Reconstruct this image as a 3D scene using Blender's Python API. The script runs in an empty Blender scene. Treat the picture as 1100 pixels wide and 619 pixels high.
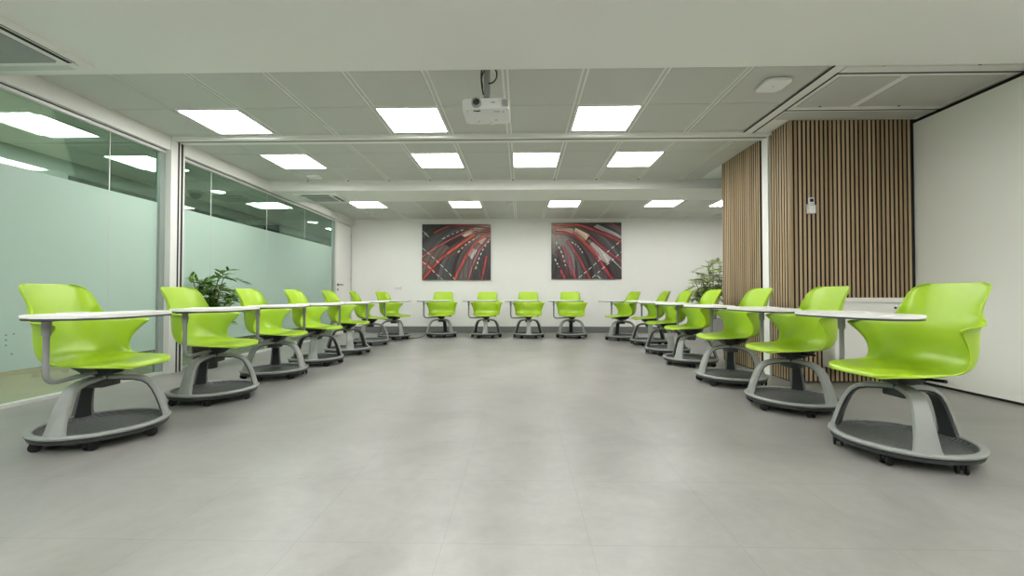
import bpy, bmesh, math, random
import numpy as np
from mathutils import Vector, Matrix
PI = math.pi
R = math.radians
rnd = random.Random(7)
scene = bpy.context.scene
COL = scene.collection

# ------------------------------------------------------------------ camera
cam_d = bpy.data.cameras.new('camera')
cam_d.sensor_width = 36.0
cam_d.sensor_fit = 'HORIZONTAL'
cam_d.lens = 450.0 / 1100.0 * 36.0
cam_d.clip_start = 0.02
cam = bpy.data.objects.new('camera', cam_d)
COL.objects.link(cam)
cam.location = (0, 0, 0.82)
cam.rotation_euler = (R(90.955), 0, R(1.27))
scene.camera = cam
# ------------------------------------------------------------------ world, light levels
w = bpy.data.worlds.new('world')
w.use_nodes = True
w.node_tree.nodes['Background'].inputs[0].default_value = (0.85, 0.9, 1.0, 1)
w.node_tree.nodes['Background'].inputs[1].default_value = 0.15
scene.world = w
PANEL = 11.0          # radiance of the ceiling LED panels
CORR = 15.0            # radiance of the corridor panels
scene.view_settings.view_transform = 'Standard'
scene.view_settings.look = 'None'
scene.view_settings.exposure = 1.08
scene.view_settings.gamma = 1.0
scene.view_settings.use_curve_mapping = False
try:
    scene.cycles.max_bounces = 10
    scene.cycles.diffuse_bounces = 6
    scene.cycles.transparent_max_bounces = 12
except Exception:
    pass


# ------------------------------------------------------------------ materials
def newmat(name):
    m = bpy.data.materials.new(name)
    m.use_nodes = True
    nt = m.node_tree
    return m, nt, nt.nodes, nt.links


def pbr(name, col, rough=0.5, metal=0.0, spec=0.5, noise=0.0, nscale=40.0, bump=0.0, coat=0.0):
    m, nt, N, L = newmat(name)
    b = N['Principled BSDF']
    b.inputs['Base Color'].default_value = (*col, 1)
    b.inputs['Roughness'].default_value = rough
    b.inputs['Metallic'].default_value = metal
    b.inputs['Specular IOR Level'].default_value = spec
    b.inputs['Coat Weight'].default_value = coat
    if noise or bump:
        tc = N.new('ShaderNodeTexCoord')
        nz = N.new('ShaderNodeTexNoise')
        nz.inputs['Scale'].default_value = nscale
        nz.inputs['Detail'].default_value = 4
        L.new(tc.outputs['Object'], nz.inputs['Vector'])
        if noise:
            mx = N.new('ShaderNodeMix')
            mx.data_type = 'RGBA'
            mx.inputs[6].default_value = (*[c * (1 - noise) for c in col], 1)
            mx.inputs[7].default_value = (*[min(1, c * (1 + noise)) for c in col], 1)
            L.new(nz.outputs['Fac'], mx.inputs[0])
            L.new(mx.outputs[2], b.inputs['Base Color'])
        if bump:
            bp = N.new('ShaderNodeBump')
            bp.inputs['Strength'].default_value = bump
            bp.inputs['Distance'].default_value = 0.002
            L.new(nz.outputs['Fac'], bp.inputs['Height'])
            L.new(bp.outputs['Normal'], b.inputs['Normal'])
    return m


def emis(name, col, strength):
    m, nt, N, L = newmat(name)
    N.remove(N['Principled BSDF'])
    e = N.new('ShaderNodeEmission')
    e.inputs[0].default_value = (*col, 1)
    e.inputs[1].default_value = strength
    L.new(e.outputs[0], N['Material Output'].inputs[0])
    return m


def glassmat(name, tint, refl=1.0):
    """thin flat pane: tinted transmission plus a mirror reflection by Fresnel"""
    m, nt, N, L = newmat(name)
    N.remove(N['Principled BSDF'])
    t = N.new('ShaderNodeBsdfTransparent')
    t.inputs[0].default_value = (*tint, 1)
    g = N.new('ShaderNodeBsdfGlossy')
    g.inputs['Roughness'].default_value = 0.02
    g.inputs[0].default_value = (0.9, 0.97, 0.93, 1)
    fr = N.new('ShaderNodeFresnel')
    fr.inputs['IOR'].default_value = 1.45
    ml = N.new('ShaderNodeMath')
    ml.operation = 'MULTIPLY'
    ml.inputs[1].default_value = refl
    mx = N.new('ShaderNodeMixShader')
    L.new(fr.outputs[0], ml.inputs[0])
    L.new(ml.outputs[0], mx.inputs[0])
    L.new(t.outputs[0], mx.inputs[1])
    L.new(g.outputs[0], mx.inputs[2])
    L.new(mx.outputs[0], N['Material Output'].inputs[0])
    return m


def filmmat():
    m, nt, N, L = newmat('frosted_film')
    N.remove(N['Principled BSDF'])
    d = N.new('ShaderNodeBsdfDiffuse')
    d.inputs[0].default_value = (0.60, 0.75, 0.67, 1)
    t = N.new('ShaderNodeBsdfTranslucent')
    t.inputs[0].default_value = (0.62, 0.78, 0.70, 1)
    g = N.new('ShaderNodeBsdfGlossy')
    g.inputs['Roughness'].default_value = 0.25
    mx = N.new('ShaderNodeMixShader')
    mx.inputs[0].default_value = 0.45
    fr = N.new('ShaderNodeFresnel')
    fr.inputs['IOR'].default_value = 1.3
    m2 = N.new('ShaderNodeMixShader')
    L.new(d.outputs[0], mx.inputs[1])
    L.new(t.outputs[0], mx.inputs[2])
    L.new(fr.outputs[0], m2.inputs[0])
    L.new(mx.outputs[0], m2.inputs[1])
    L.new(g.outputs[0], m2.inputs[2])
    L.new(m2.outputs[0], N['Material Output'].inputs[0])
    return m


def floormat():
    m, nt, N, L = newmat('floor_tile')
    b = N['Principled BSDF']
    tc = N.new('ShaderNodeTexCoord')
    n1 = N.new('ShaderNodeTexNoise')
    n1.inputs['Scale'].default_value = 1.6
    n1.inputs['Detail'].default_value = 8
    n1.inputs['Roughness'].default_value = 0.62
    n1.inputs['Distortion'].default_value = 0.6
    n2 = N.new('ShaderNodeTexNoise')
    n2.inputs['Scale'].default_value = 14
    n2.inputs['Detail'].default_value = 6
    n2.inputs['Roughness'].default_value = 0.7
    L.new(tc.outputs['Object'], n1.inputs['Vector'])
    L.new(tc.outputs['Object'], n2.inputs['Vector'])
    ad = N.new('ShaderNodeMix')
    ad.data_type = 'FLOAT'
    ad.inputs[0].default_value = 0.35
    L.new(n1.outputs['Fac'], ad.inputs[2])
    L.new(n2.outputs['Fac'], ad.inputs[3])
    rp = N.new('ShaderNodeValToRGB')
    rp.color_ramp.elements[0].position = 0.30
    rp.color_ramp.elements[0].color = (0.200, 0.197, 0.184, 1)
    rp.color_ramp.elements[1].position = 0.70
    rp.color_ramp.elements[1].color = (0.310, 0.306, 0.288, 1)
    L.new(ad.outputs[0], rp.inputs[0])
    # joints
    sp = N.new('ShaderNodeSeparateXYZ')
    L.new(tc.outputs['Object'], sp.inputs[0])

    def joint(sock, off, pitch, half):
        a = N.new('ShaderNodeMath'); a.operation = 'SUBTRACT'; a.inputs[1].default_value = off
        L.new(sock, a.inputs[0])
        p = N.new('ShaderNodeMath'); p.operation = 'PINGPONG'; p.inputs[1].default_value = pitch / 2
        L.new(a.outputs[0], p.inputs[0])
        c = N.new('ShaderNodeMath'); c.operation = 'LESS_THAN'; c.inputs[1].default_value = half
        L.new(p.outputs[0], c.inputs[0])
        return c.outputs[0]
    jx = joint(sp.outputs[0], -0.26, 0.488, 0.0016)
    jy = joint(sp.outputs[1], 1.864, 0.473, 0.0018)
    mxj = N.new('ShaderNodeMath'); mxj.operation = 'MAXIMUM'
    L.new(jx, mxj.inputs[0]); L.new(jy, mxj.inputs[1])
    fac = N.new('ShaderNodeMath'); fac.operation = 'MULTIPLY'; fac.inputs[1].default_value = 0.30
    L.new(mxj.outputs[0], fac.inputs[0])
    mc = N.new('ShaderNodeMix'); mc.data_type = 'RGBA'
    mc.inputs[7].default_value = (0.13, 0.128, 0.12, 1)
    L.new(fac.outputs[0], mc.inputs[0])
    L.new(rp.outputs[0], mc.inputs[6])
    L.new(mc.outputs[2], b.inputs['Base Color'])
    rr = N.new('ShaderNodeMapRange')
    rr.inputs[3].default_value = 0.27
    rr.inputs[4].default_value = 0.42
    L.new(n2.outputs['Fac'], rr.inputs[0])
    L.new(rr.outputs[0], b.inputs['Roughness'])
    b.inputs['Specular IOR Level'].default_value = 0.45
    return m


def slatmat():
    m, nt, N, L = newmat('oak_slat')
    b = N['Principled BSDF']
    tc = N.new('ShaderNodeTexCoord')
    sp = N.new('ShaderNodeSeparateXYZ')
    L.new(tc.outputs['Object'], sp.inputs[0])
    a = N.new('ShaderNodeMath'); a.operation = 'ADD'
    L.new(sp.outputs[0], a.inputs[0]); L.new(sp.outputs[1], a.inputs[1])
    q = N.new('ShaderNodeMath'); q.operation = 'MULTIPLY'; q.inputs[1].default_value = 1 / 0.0405
    L.new(a.outputs[0], q.inputs[0])
    fl = N.new('ShaderNodeMath'); fl.operation = 'FLOOR'
    L.new(q.outputs[0], fl.inputs[0])
    wn = N.new('ShaderNodeTexWhiteNoise'); wn.noise_dimensions = '1D'
    L.new(fl.outputs[0], wn.inputs['W'])
    mp = N.new('ShaderNodeMapping')
    mp.inputs['Scale'].default_value = (60, 60, 2.2)
    L.new(tc.outputs['Object'], mp.inputs[0])
    nz = N.new('ShaderNodeTexNoise')
    nz.inputs['Scale'].default_value = 1.0
    nz.inputs['Detail'].default_value = 6
    L.new(mp.outputs[0], nz.inputs['Vector'])
    mixf = N.new('ShaderNodeMix'); mixf.data_type = 'FLOAT'; mixf.inputs[0].default_value = 0.25
    L.new(wn.outputs['Value'], mixf.inputs[2]); L.new(nz.outputs['Fac'], mixf.inputs[3])
    rp = N.new('ShaderNodeValToRGB')
    rp.color_ramp.elements[0].position = 0.2
    rp.color_ramp.elements[0].color = (0.34, 0.245, 0.140, 1)
    rp.color_ramp.elements[1].position = 0.85
    rp.color_ramp.elements[1].color = (0.51, 0.395, 0.25, 1)
    L.new(mixf.outputs[0], rp.inputs[0])
    L.new(rp.outputs[0], b.inputs['Base Color'])
    b.inputs['Roughness'].default_value = 0.5
    return m


def traymat():
    m, nt, N, L = newmat('tray_plastic')
    b = N['Principled BSDF']
    b.inputs['Base Color'].default_value = (0.085, 0.09, 0.088, 1)
    b.inputs['Roughness'].default_value = 0.45
    tc = N.new('ShaderNodeTexCoord')
    wv = N.new('ShaderNodeTexWave')
    wv.inputs['Scale'].default_value = 16
    wv.inputs['Distortion'].default_value = 2.5
    wv.inputs['Detail Scale'].default_value = 6
    L.new(tc.outputs['Object'], wv.inputs['Vector'])
    bp = N.new('ShaderNodeBump')
    bp.inputs['Strength'].default_value = 1.0
    bp.inputs['Distance'].default_value = 0.006
    L.new(wv.outputs['Fac'], bp.inputs['Height'])
    L.new(bp.outputs['Normal'], b.inputs['Normal'])
    return m


def vcolmat(name, rough=0.45):
    m, nt, N, L = newmat(name)
    a = N.new('ShaderNodeAttribute')
    a.attribute_name = 'pic'
    b = N['Principled BSDF']
    L.new(a.outputs['Color'], b.inputs['Base Color'])
    b.inputs['Roughness'].default_value = rough
    return m


def leafmat(name, c0, c1):
    m, nt, N, L = newmat(name)
    b = N['Principled BSDF']
    gi = N.new('ShaderNodeNewGeometry')
    rp = N.new('ShaderNodeValToRGB')
    rp.color_ramp.elements[0].color = (*c0, 1)
    rp.color_ramp.elements[1].color = (*c1, 1)
    L.new(gi.outputs['Random Per Island'], rp.inputs[0])
    L.new(rp.outputs[0], b.inputs['Base Color'])
    b.inputs['Roughness'].default_value = 0.45
    return m


M = dict(
    green=pbr('green_plastic', (0.355, 0.560, 0.016), 0.34, spec=0.6, bump=0.04, nscale=300),
    grey=pbr('grey_plastic', (0.265, 0.280, 0.265), 0.42),
    greyd=pbr('support_grey', (0.235, 0.25, 0.245), 0.38),
    dark=pbr('dark_plastic', (0.035, 0.04, 0.04), 0.42),
    black=pbr('black_plastic', (0.006, 0.006, 0.007), 0.42, spec=0.35),
    rubber=pbr('black_rubber', (0.007, 0.007, 0.008), 0.6, spec=0.3),
    tray=traymat(),
    desk=pbr('white_laminate', (0.80, 0.80, 0.78), 0.35),
    edge=pbr('desk_edge', (0.045, 0.05, 0.05), 0.4),
    white=pbr('white_paint', (0.80, 0.80, 0.765), 0.55, noise=0.015, nscale=3),
    rightw=pbr('right_panel_paint', (0.90, 0.905, 0.85), 0.42, noise=0.015, nscale=2),
    ceil=pbr('ceiling_tile_metal', (0.53, 0.535, 0.50), 0.5, bump=0.05, nscale=400),
    ceilw=pbr('ceiling_strip', (0.79, 0.795, 0.76), 0.5),
    soffit=pbr('soffit_paint', (0.78, 0.78, 0.745), 0.55, noise=0.01, nscale=2),
    alu=pbr('aluminium_paint', (0.62, 0.63, 0.61), 0.35, metal=0.2),
    metal=pbr('brushed_metal', (0.55, 0.55, 0.54), 0.3, metal=0.9),
    gap=pbr('shadow_gap', (0.012, 0.012, 0.012), 0.8),
    base=pbr('grey_skirting', (0.17, 0.175, 0.17), 0.5),
    floor=floormat(),
    slat=slatmat(),
    core=pbr('slat_core', (0.035, 0.027, 0.02), 0.7),
    post=pbr('post_paint', (0.68, 0.685, 0.65), 0.5),
    stile=pbr('partition_stile', (0.25, 0.30, 0.27), 0.35),
    backing=pbr('black_felt', (0.012, 0.011, 0.010), 0.9),
    led=emis('led_panel', (1.0, 0.985, 0.96), PANEL),
    cled=emis('corridor_led', (0.95, 1.0, 0.97), CORR),
    glass=glassmat('clear_glass', (0.83, 0.92, 0.87), 0.8),
    film=filmmat(),
    corrw=pbr('corridor_wall', (0.42, 0.47, 0.43), 0.6),
    corrc=pbr('corridor_ceiling', (0.88, 0.90, 0.86), 0.6),
    corrf=pbr('corridor_floor', (0.38, 0.30, 0.20), 0.5, noise=0.12, nscale=5),
    pic=vcolmat('canvas_print'),
    grille=pbr('grille_grey', (0.30, 0.31, 0.30), 0.6),
    screen=pbr('dark_screen', (0.02, 0.025, 0.03), 0.2),
    lens=pbr('lens_glass', (0.006, 0.006, 0.010), 0.06, spec=0.9),
    projw=pbr('projector_white', (0.74, 0.745, 0.74), 0.4),
    leaf=leafmat('palm_leaf', (0.02, 0.10, 0.010), (0.20, 0.40, 0.04)),
    leaf2=leafmat('bamboo_leaf', (0.10, 0.20, 0.02), (0.46, 0.54, 0.16)),
    stem=pbr('plant_stem', (0.13, 0.11, 0.04), 0.6),
    soil=pbr('soil', (0.03, 0.022, 0.016), 0.9, noise=0.3, nscale=60),
    pot=pbr('black_pot', (0.012, 0.013, 0.013), 0.35),
    potw=pbr('pale_pot', (0.55, 0.55, 0.52), 0.4),
    mark=pbr('grey_print', (0.30, 0.31, 0.31), 0.5),
)


# ------------------------------------------------------------------ mesh helpers
def obj(name, bm, m, parent=None, smooth=True, angle=35):
    me = bpy.data.meshes.new(name)
    bmesh.ops.recalc_face_normals(bm, faces=bm.faces)
    if smooth:
        for f in bm.faces:
            f.smooth = True
        for e in bm.edges:
            if len(e.link_faces) == 2 and e.calc_face_angle(0) > R(angle):
                e.smooth = False
    bm.to_mesh(me)
    bm.free()
    ms = m if isinstance(m, (list, tuple)) else [m]
    for x in ms:
        me.materials.append(x)
    o = bpy.data.objects.new(name, me)
    COL.objects.link(o)
    if parent is not None:
        o.parent = parent
    return o


def tag(o, label, cat, group=None):
    o['label'] = label
    o['category'] = cat
    if group:
        o['group'] = group
    return o


def thing(name, label, cat, loc=(0, 0, 0), rz=0.0, group=None):
    o = bpy.data.objects.new(name, None)
    o.empty_display_size = 0.1
    COL.objects.link(o)
    o.location = loc
    o.rotation_euler = (0, 0, rz)
    return tag(o, label, cat, group)


def struct(name, bm, m, label=None, cat=None, parent=None, smooth=False):
    o = obj(name, bm, m, parent, smooth)
    if parent is None:
        o['kind'] = 'structure'
        if label:
            o['label'] = label
        if cat:
            o['category'] = cat
    return o


def sempty(name, label, cat, loc=(0, 0, 0)):
    o = thing(name, label, cat, loc)
    o['kind'] = 'structure'
    return o


def box(bm, x0, x1, y0, y1, z0, z1, bev=0.0, seg=2, mi=0):
    if x1 < x0: x0, x1 = x1, x0
    if y1 < y0: y0, y1 = y1, y0
    if z1 < z0: z0, z1 = z1, z0
    r = bmesh.ops.create_cube(bm, size=1.0)
    vs = r['verts']
    for v in vs:
        v.co = Vector(((x0 + x1) / 2 + v.co.x * (x1 - x0), (y0 + y1) / 2 + v.co.y * (y1 - y0), (z0 + z1) / 2 + v.co.z * (z1 - z0)))
    fs = set(f for v in vs for f in v.link_faces)
    for f in fs:
        f.material_index = mi
    if bev > 0:
        es = list(set(e for v in vs for e in v.link_edges))
        rb = bmesh.ops.bevel(bm, geom=es, offset=bev, segments=seg, affect='EDGES', profile=0.5)
        for f in rb['faces']:
            f.material_index = mi
    return vs


def bx(*a, bev=0.0, seg=2):
    bm = bmesh.new()
    box(bm, *a, bev=bev, seg=seg)
    return bm


def tube(bm, pts, rad, n=10, cap=True):
    pts = [Vector(p) for p in pts]
    rads = rad if isinstance(rad, (list, tuple)) else [rad] * len(pts)
    rings = []
    up = None
    for i, p in enumerate(pts):
        if i == 0: t = pts[1] - p
        elif i == len(pts) - 1: t = p - pts[i - 1]
        else: t = (pts[i + 1] - p).normalized() + (p - pts[i - 1]).normalized()
        t.normalize()
        if up is None:
            up = Vector((0, 0, 1)) if abs(t.z) < 0.9 else Vector((0, 1, 0))
        a = t.cross(up)
        if a.length < 1e-5: a = t.orthogonal()
        a.normalize()
        b = a.cross(t).normalized()
        up = b
        rings.append([bm.verts.new(p + (a * math.cos(2 * PI * k / n) + b * math.sin(2 * PI * k / n)) * rads[i]) for k in range(n)])
    for r0, r1 in zip(rings, rings[1:]):
        for k in range(n):
            bm.faces.new((r0[k], r0[(k + 1) % n], r1[(k + 1) % n], r1[k]))
    if cap:
        bm.faces.new(rings[0][::-1])
        bm.faces.new(rings[-1])


def fillet(pts, r, n=5):
    """round the corners of a polyline"""
    pts = [Vector(p) for p in pts]
    out = [pts[0]]
    for a, b, c in zip(pts, pts[1:], pts[2:]):
        d0 = (a - b); d1 = (c - b)
        rr = min(r, d0.length * 0.49, d1.length * 0.49)
        p0 = b + d0.normalized() * rr
        p1 = b + d1.normalized() * rr
        for k in range(n + 1):
            t = k / n
            out.append(p0 * (1 - t) ** 2 + b * 2 * t * (1 - t) + p1 * t * t)
    out.append(pts[-1])
    return out


def lathe(bm, prof, n=32, center=(0, 0, 0), axis='Z', closed=False):
    """revolve (r, z) profile"""
    c = Vector(center)

    def P(r, z, a):
        if axis == 'Z': v = Vector((r * math.cos(a), r * math.sin(a), z))
        elif axis == 'X': v = Vector((z, r * math.cos(a), r * math.sin(a)))
        else: v = Vector((r * math.cos(a), z, r * math.sin(a)))
        return bm.verts.new(c + v)
    rings = []
    for r, z in prof:
        if r < 1e-6: rings.append([P(0, z, 0)])
        else: rings.append([P(r, z, 2 * PI * k / n) for k in range(n)])
    seq = list(zip(rings, rings[1:]))
    if closed: seq.append((rings[-1], rings[0]))
    for r0, r1 in seq:
        for k in range(n):
            k2 = (k + 1) % n
            if len(r0) == 1 and len(r1) == 1: continue
            if len(r0) == 1: bm.faces.new((r0[0], r1[k2], r1[k]))
            elif len(r1) == 1: bm.faces.new((r0[k], r0[k2], r1[0]))
            else: bm.faces.new((r0[k], r0[k2], r1[k2], r1[k]))


def lbm(prof, **k):
    bm = bmesh.new()
    lathe(bm, prof, **k)
    return bm


def prism(bm, outline, z0, z1, bev=0.0):
    lo = [bm.verts.new((x, y, z0)) for x, y in outline]
    hi = [bm.verts.new((x, y, z1)) for x, y in outline]
    n = len(outline)
    bm.faces.new(lo[::-1]); bm.faces.new(hi)
    es = []
    for k in range(n):
        bm.faces.new((lo[k], lo[(k + 1) % n], hi[(k + 1) % n], hi[k]))
    if bev:
        bm.edges.ensure_lookup_table()
        es = [e for e in bm.edges if (e.verts[0] in lo and e.verts[1] in lo) or (e.verts[0] in hi and e.verts[1] in hi)]
        bmesh.ops.bevel(bm, geom=es, offset=bev, segments=2, affect='EDGES', profile=0.5)


def rrect(x0, x1, y0, y1, r, n=6):
    rs = r if isinstance(r, (list, tuple)) else [r] * 4
    out = []
    for (cx, cy, a0), q in zip(((x1, y1, 0), (x0, y1, 90), (x0, y0, 180), (x1, y0, 270)), rs):
        sx = -1 if cx == x1 else 1
        sy = -1 if cy == y1 else 1
        for k in range(n + 1):
            a = R(a0 + 90 * k / n)
            out.append((cx + sx * q + q * math.cos(a), cy + sy * q + q * math.sin(a)))
    return out


def copy_tree(o, parent=None):
    c = o.copy()
    COL.objects.link(c)
    if parent is not None:
        c.parent = parent
    for ch in o.children:
        copy_tree(ch, c)
    return c


# ------------------------------------------------------------------ room constants
XL, XR, YB = -3.75, 3.70, 9.12
ZC, ZS = 2.48, 2.34           # tile ceiling, soffit / beam underside
YF = -3.6                     # wall behind the camera
XBR = 4.7                     # right side of the far bay
PITCH, X0 = 0.597, -0.12      # ceiling grid

# ------------------------------------------------------------------ structure
bm = bmesh.new()
box(bm, XL - 0.02, XBR + 0.1, YF, YB + 0.1, -0.05, 0.0)
struct('floor', bm, M['floor'], 'grey concrete-look tiled floor of the meeting room', 'floor')
bm = bmesh.new()
box(bm, -8.2, XL - 0.02, YF, 12.6, -0.05, -0.001)
struct('floor_corridor', bm, M['corrf'], 'brown floor of the corridor behind the glass', 'floor')

struct('wall_back', bx(-3.9, XBR + 0.1, YB, YB + 0.1, 0, 2.6), M['white'], 'white far wall carrying the two canvas prints', 'wall')
bm = bmesh.new()
box(bm, -3.66, XBR, YB - 0.016, YB, 0, 0.135, bev=0.003)
struct('baseboard_back', bm, M['base'], 'dark grey skirting along the far wall', 'baseboard')
bm = bmesh.new()
box(bm, XR, XR + 0.1, YF, 4.02, 0.022, 2.44)
struct('wall_right', bm, M['rightw'], 'plain pale panel wall on the right', 'wall')
bm = bmesh.new()
box(bm, XR + 0.012, XR + 0.1, YF, 4.02, 0, 0.022)
struct('baseboard_right', bm, M['gap'], 'black shadow gap under the right wall', 'baseboard')
bm = bmesh.new()
box(bm, XR + 0.03, XR + 0.1, YF, 4.02, 2.44, 2.6)
struct('trim_1', bm, M['gap'], 'black shadow gap above the right wall', 'trim')
struct('wall_front', bx(-3.9, XR + 0.1, YF - 0.1, YF, 0, 2.6), M['white'], 'white wall behind the camera', 'wall')
struct('wall_right_bay', bx(XBR, XBR + 0.1, 5.3, YB + 0.1, 0, 2.6), M['white'], 'white side wall of the far bay', 'wall')

# --- tiled ceiling: base sheet (seen as the strips) plus pressed metal tiles
light_cells = []              # (x0, x1, y0, y1)
L1Y, L2Y, L3Y = (3.645, 4.20), (4.835, 5.385), (7.335, 7.86)
colx = lambda k: (X0 + PITCH * k + 0.02, X0 + PITCH * (k + 1) - 0.02)
LIGHTS = []
for k in (-5, -2, 1): LIGHTS.append((k, L1Y, 0))
for k in (-5, -2, 0, 2): LIGHTS.append((k, L2Y, 1))
for k in (-5, -2, 1, 4, 6): LIGHTS.append((k, L3Y, 2))
LB1, LB2, LB3 = (0.725, 1.27), (-1.905, -1.345), (-0.75, -0.19)  # rows out of view; the last one added to brighten the foreground
for k in (-5, -2, 1, 5): LIGHTS.append((k, LB1, 3)); LIGHTS.append((k, LB2, 4)); LIGHTS.append((k, LB3, 5))  # rightmost column is added, unseen, to lift the right wall


def is_light(k, y0, y1):
    for kk, yy, _ in LIGHTS:
        if kk == k and yy[0] < (y0 + y1) / 2 < yy[1]:
            return True
    return False


bm = bmesh.new()
box(bm, XL - 0.1, XBR + 0.1, 2.75, 4.285, ZC, ZC + 0.1)
box(bm, XL - 0.1, XBR + 0.1, 4.285, YB + 0.1, ZC, ZC + 0.1)
box(bm, XL - 0.1, XR + 0.1, YF, 1.7, ZC, ZC + 0.1)
ceiling = struct('ceiling', bm, M['ceilw'], 'suspended ceiling of grey metal tiles', 'ceiling')
bm = bmesh.new()
zones = [([2.86, 3.045, 3.63, 4.215, 4.275], -6, 3, 2.235),
         ([4.475, 4.82, 5.40, 5.98], -6, 4, 2.545),
         ([6.76, 7.32, 7.875, 8.45, 9.06], -6, 8, 4.66),
         ([-3.55, -3.06, -2.48, -1.915, -1.335, -0.76, -0.18, 0.135, 0.715, 1.28, 1.66], -6, 6, 3.66)]
for ys, k0, k1, xmax in zones:
    for y0, y1 in zip(ys, ys[1:]):
        for k in range(k0, k1 + 1):
            if is_light(k, y0, y1):
                continue
            x0 = max(X0 + PITCH * k + 0.027, -3.665)
            x1 = min(X0 + PITCH * (k + 1) - 0.027, xmax)
            if x1 - x0 < 0.03:
                continue
            box(bm, x0, x1, y0 + 0.004, y1 - 0.004, ZC - 0.006, ZC + 0.002, bev=0.002, seg=1)
    y0, y1 = ys[0], ys[-1]
    for k in range(k0, k1 + 1):
        x = X0 + PITCH * k
        if -3.6 < x < xmax - 0.03:
            box(bm, x - 0.010, x + 0.010, y0 + 0.004, y1 - 0.004, ZC - 0.005, ZC + 0.002)
# storage bay tiles at the right
for x0, x1 in ((2.42, 2.88), (2.95, 3.66)):
    box(bm, x0, x1, 3.21, 3.715, ZC - 0.006, ZC + 0.002, bev=0.002, seg=1)
box(bm, 2.40, 3.66, 3.80, 3.985, ZC - 0.006, ZC + 0.002, bev=0.002, seg=1)
obj('ceiling_tile', bm, M['ceil'], ceiling, smooth=False)
# small fixing clips
bm = bmesh.new()
for x in [X0 + PITCH * k for k in range(-5, 4)]:
    box(bm, x - 0.012, x + 0.012, 5.985, 6.005, ZC - 0.008, ZC + 0.001)
for x in (2.62, 3.3):
    box(bm, x - 0.012, x + 0.012, 3.06, 3.08, ZC - 0.008, ZC + 0.001)
    box(bm, x - 0.010, x + 0.010, 3.70, 3.715, ZC - 0.009, ZC - 0.004)
obj('ceiling_clip', bm, M['dark'], ceiling, smooth=False)

# soffit above the camera and the far beam
bm = bmesh.new()
box(bm, XL - 0.1, XR + 0.1, 1.70, 2.80, ZS, 2.6, bev=0.003)
struct('ceiling_soffit', bm, M['soffit'], 'lowered plain white soffit across the near ceiling', 'soffit')
bm = bmesh.new()
box(bm, XL - 0.1, XBR + 0.1, 6.02, 6.74, ZS, 2.6, bev=0.003)
struct('trim_2', bm, M['soffit'], 'lowered white beam crossing the far ceiling', 'beam')
bm = bmesh.new()
box(bm, XL - 0.06, -3.672, 2.80, 6.02, ZS, 2.6)
box(bm, XL - 0.06, -3.672, 6.74, YB, ZS, 2.6)
box(bm, XL - 0.06, -3.672, YF, 1.70, ZS, 2.6)
struct('trim_3', bm, M['soffit'], 'white bulkhead above the glass partition', 'bulkhead')

# sliding partition rails in the ceiling
def rail(name, segs, label, dz=0.012):
    bm = bmesh.new()
    for (x0, x1, y0, y1) in segs:
        box(bm, x0, x1, y0, y1, ZC - dz, ZC + 0.001)
    o = struct(name, bm, M['soffit'], label, 'ceiling rail')
    return o


def slot(par, segs, dz=0.012):
    bm = bmesh.new()
    for (x0, x1, y0, y1) in segs:
        box(bm, x0, x1, y0, y1, ZC - dz - 0.0015, ZC - dz + 0.001)
    obj('rail_slot', bm, M['gap'], par, smooth=False)


o = rail('trim_4', [(-3.672, 2.62, 4.29, 4.455)], 'white partition rail crossing the ceiling between the end posts', 0.030)
slot(o, [(-3.672, 2.60, 4.355, 4.375)], 0.030)
o = rail('trim_5', [(2.262, 2.345, 3.04, 4.29)], 'white partition rail running in depth along the ceiling')
slot(o, [(2.245, 2.262, 2.99, 4.27), (2.345, 2.362, 3.135, 4.285)])
o = rail('trim_6', [(2.362, 3.70, 3.06, 3.19)], 'near white rail of the partition parking bay')
slot(o, [(2.362, 3.70, 3.135, 3.152)])
o = rail('trim_7', [(2.362, 3.70, 3.73, 3.80)], 'far white rail of the partition parking bay')
slot(o, [(2.362, 3.70, 3.765, 3.779)])

# end posts of the sliding partition
bm = bmesh.new()
box(bm, -3.80, -3.664, 4.285, 4.370, 0, ZC - 0.001)
box(bm, -3.80, -3.660, 4.389, 4.407, 0, ZC - 0.031)
box(bm, -3.80, -3.660, 4.437, 4.456, 0, ZC - 0.031)
box(bm, -3.80, -3.69, 4.456, 4.475, 0, ZS)
p = struct('trim_8', bm, M['post'], 'white partition end post between the glass panels', 'post')
for ya, yb in ((4.370, 4.389), (4.407, 4.437)):
    obj('post_slot', bx(-3.80, -3.662, ya, yb, 0, ZC - 0.031), M['gap'], p, smooth=False)
bm = bmesh.new()
box(bm, 2.535, 2.62, 4.345, 4.455, 0, ZC - 0.0, bev=0.002)
p = struct('trim_9', bm, M['white'], 'white partition end post in the slatted wall', 'post')
obj('post_slot', bx(2.548, 2.62, 4.455, 4.485, 0, ZC - 0.02), M['gap'], p, smooth=False)

# slatted column block
bm = bmesh.new()
box(bm, 2.553, XBR + 0.05, 4.013, 5.33, 0, 2.6)
blk = struct('wall_column', bm, M['backing'], 'black backed column block clad with oak slats', 'wall')
bm = bmesh.new()
SP, SW = 0.0405, 0.0250
n = int((3.655 - 2.55) / SP) + 1
for i in range(n):
    x = 2.5405 + i * SP
    box(bm, x, x + SW, 4.000, 4.012, 0.012, ZC - 0.004)
y = 4.0165
while y < 5.33:
    if not (4.335 < y + SW and y < 4.49):
        box(bm, 2.540, 2.552, y, y + SW, 0.012, ZC - 0.004)
    y += SP
bm.normal_update()
for f in bm.faces:            # oak veneer on the fronts, black core on the edges
    cc = f.calc_center_median()
    front = (abs(f.normal.y) > .9 and cc.y < 4.001) or (abs(f.normal.x) > .9 and cc.x < 2.541)
    f.material_index = 0 if front else 1
obj('oak_slat', bm, [M['slat'], M['core']], blk, smooth=False)


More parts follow.
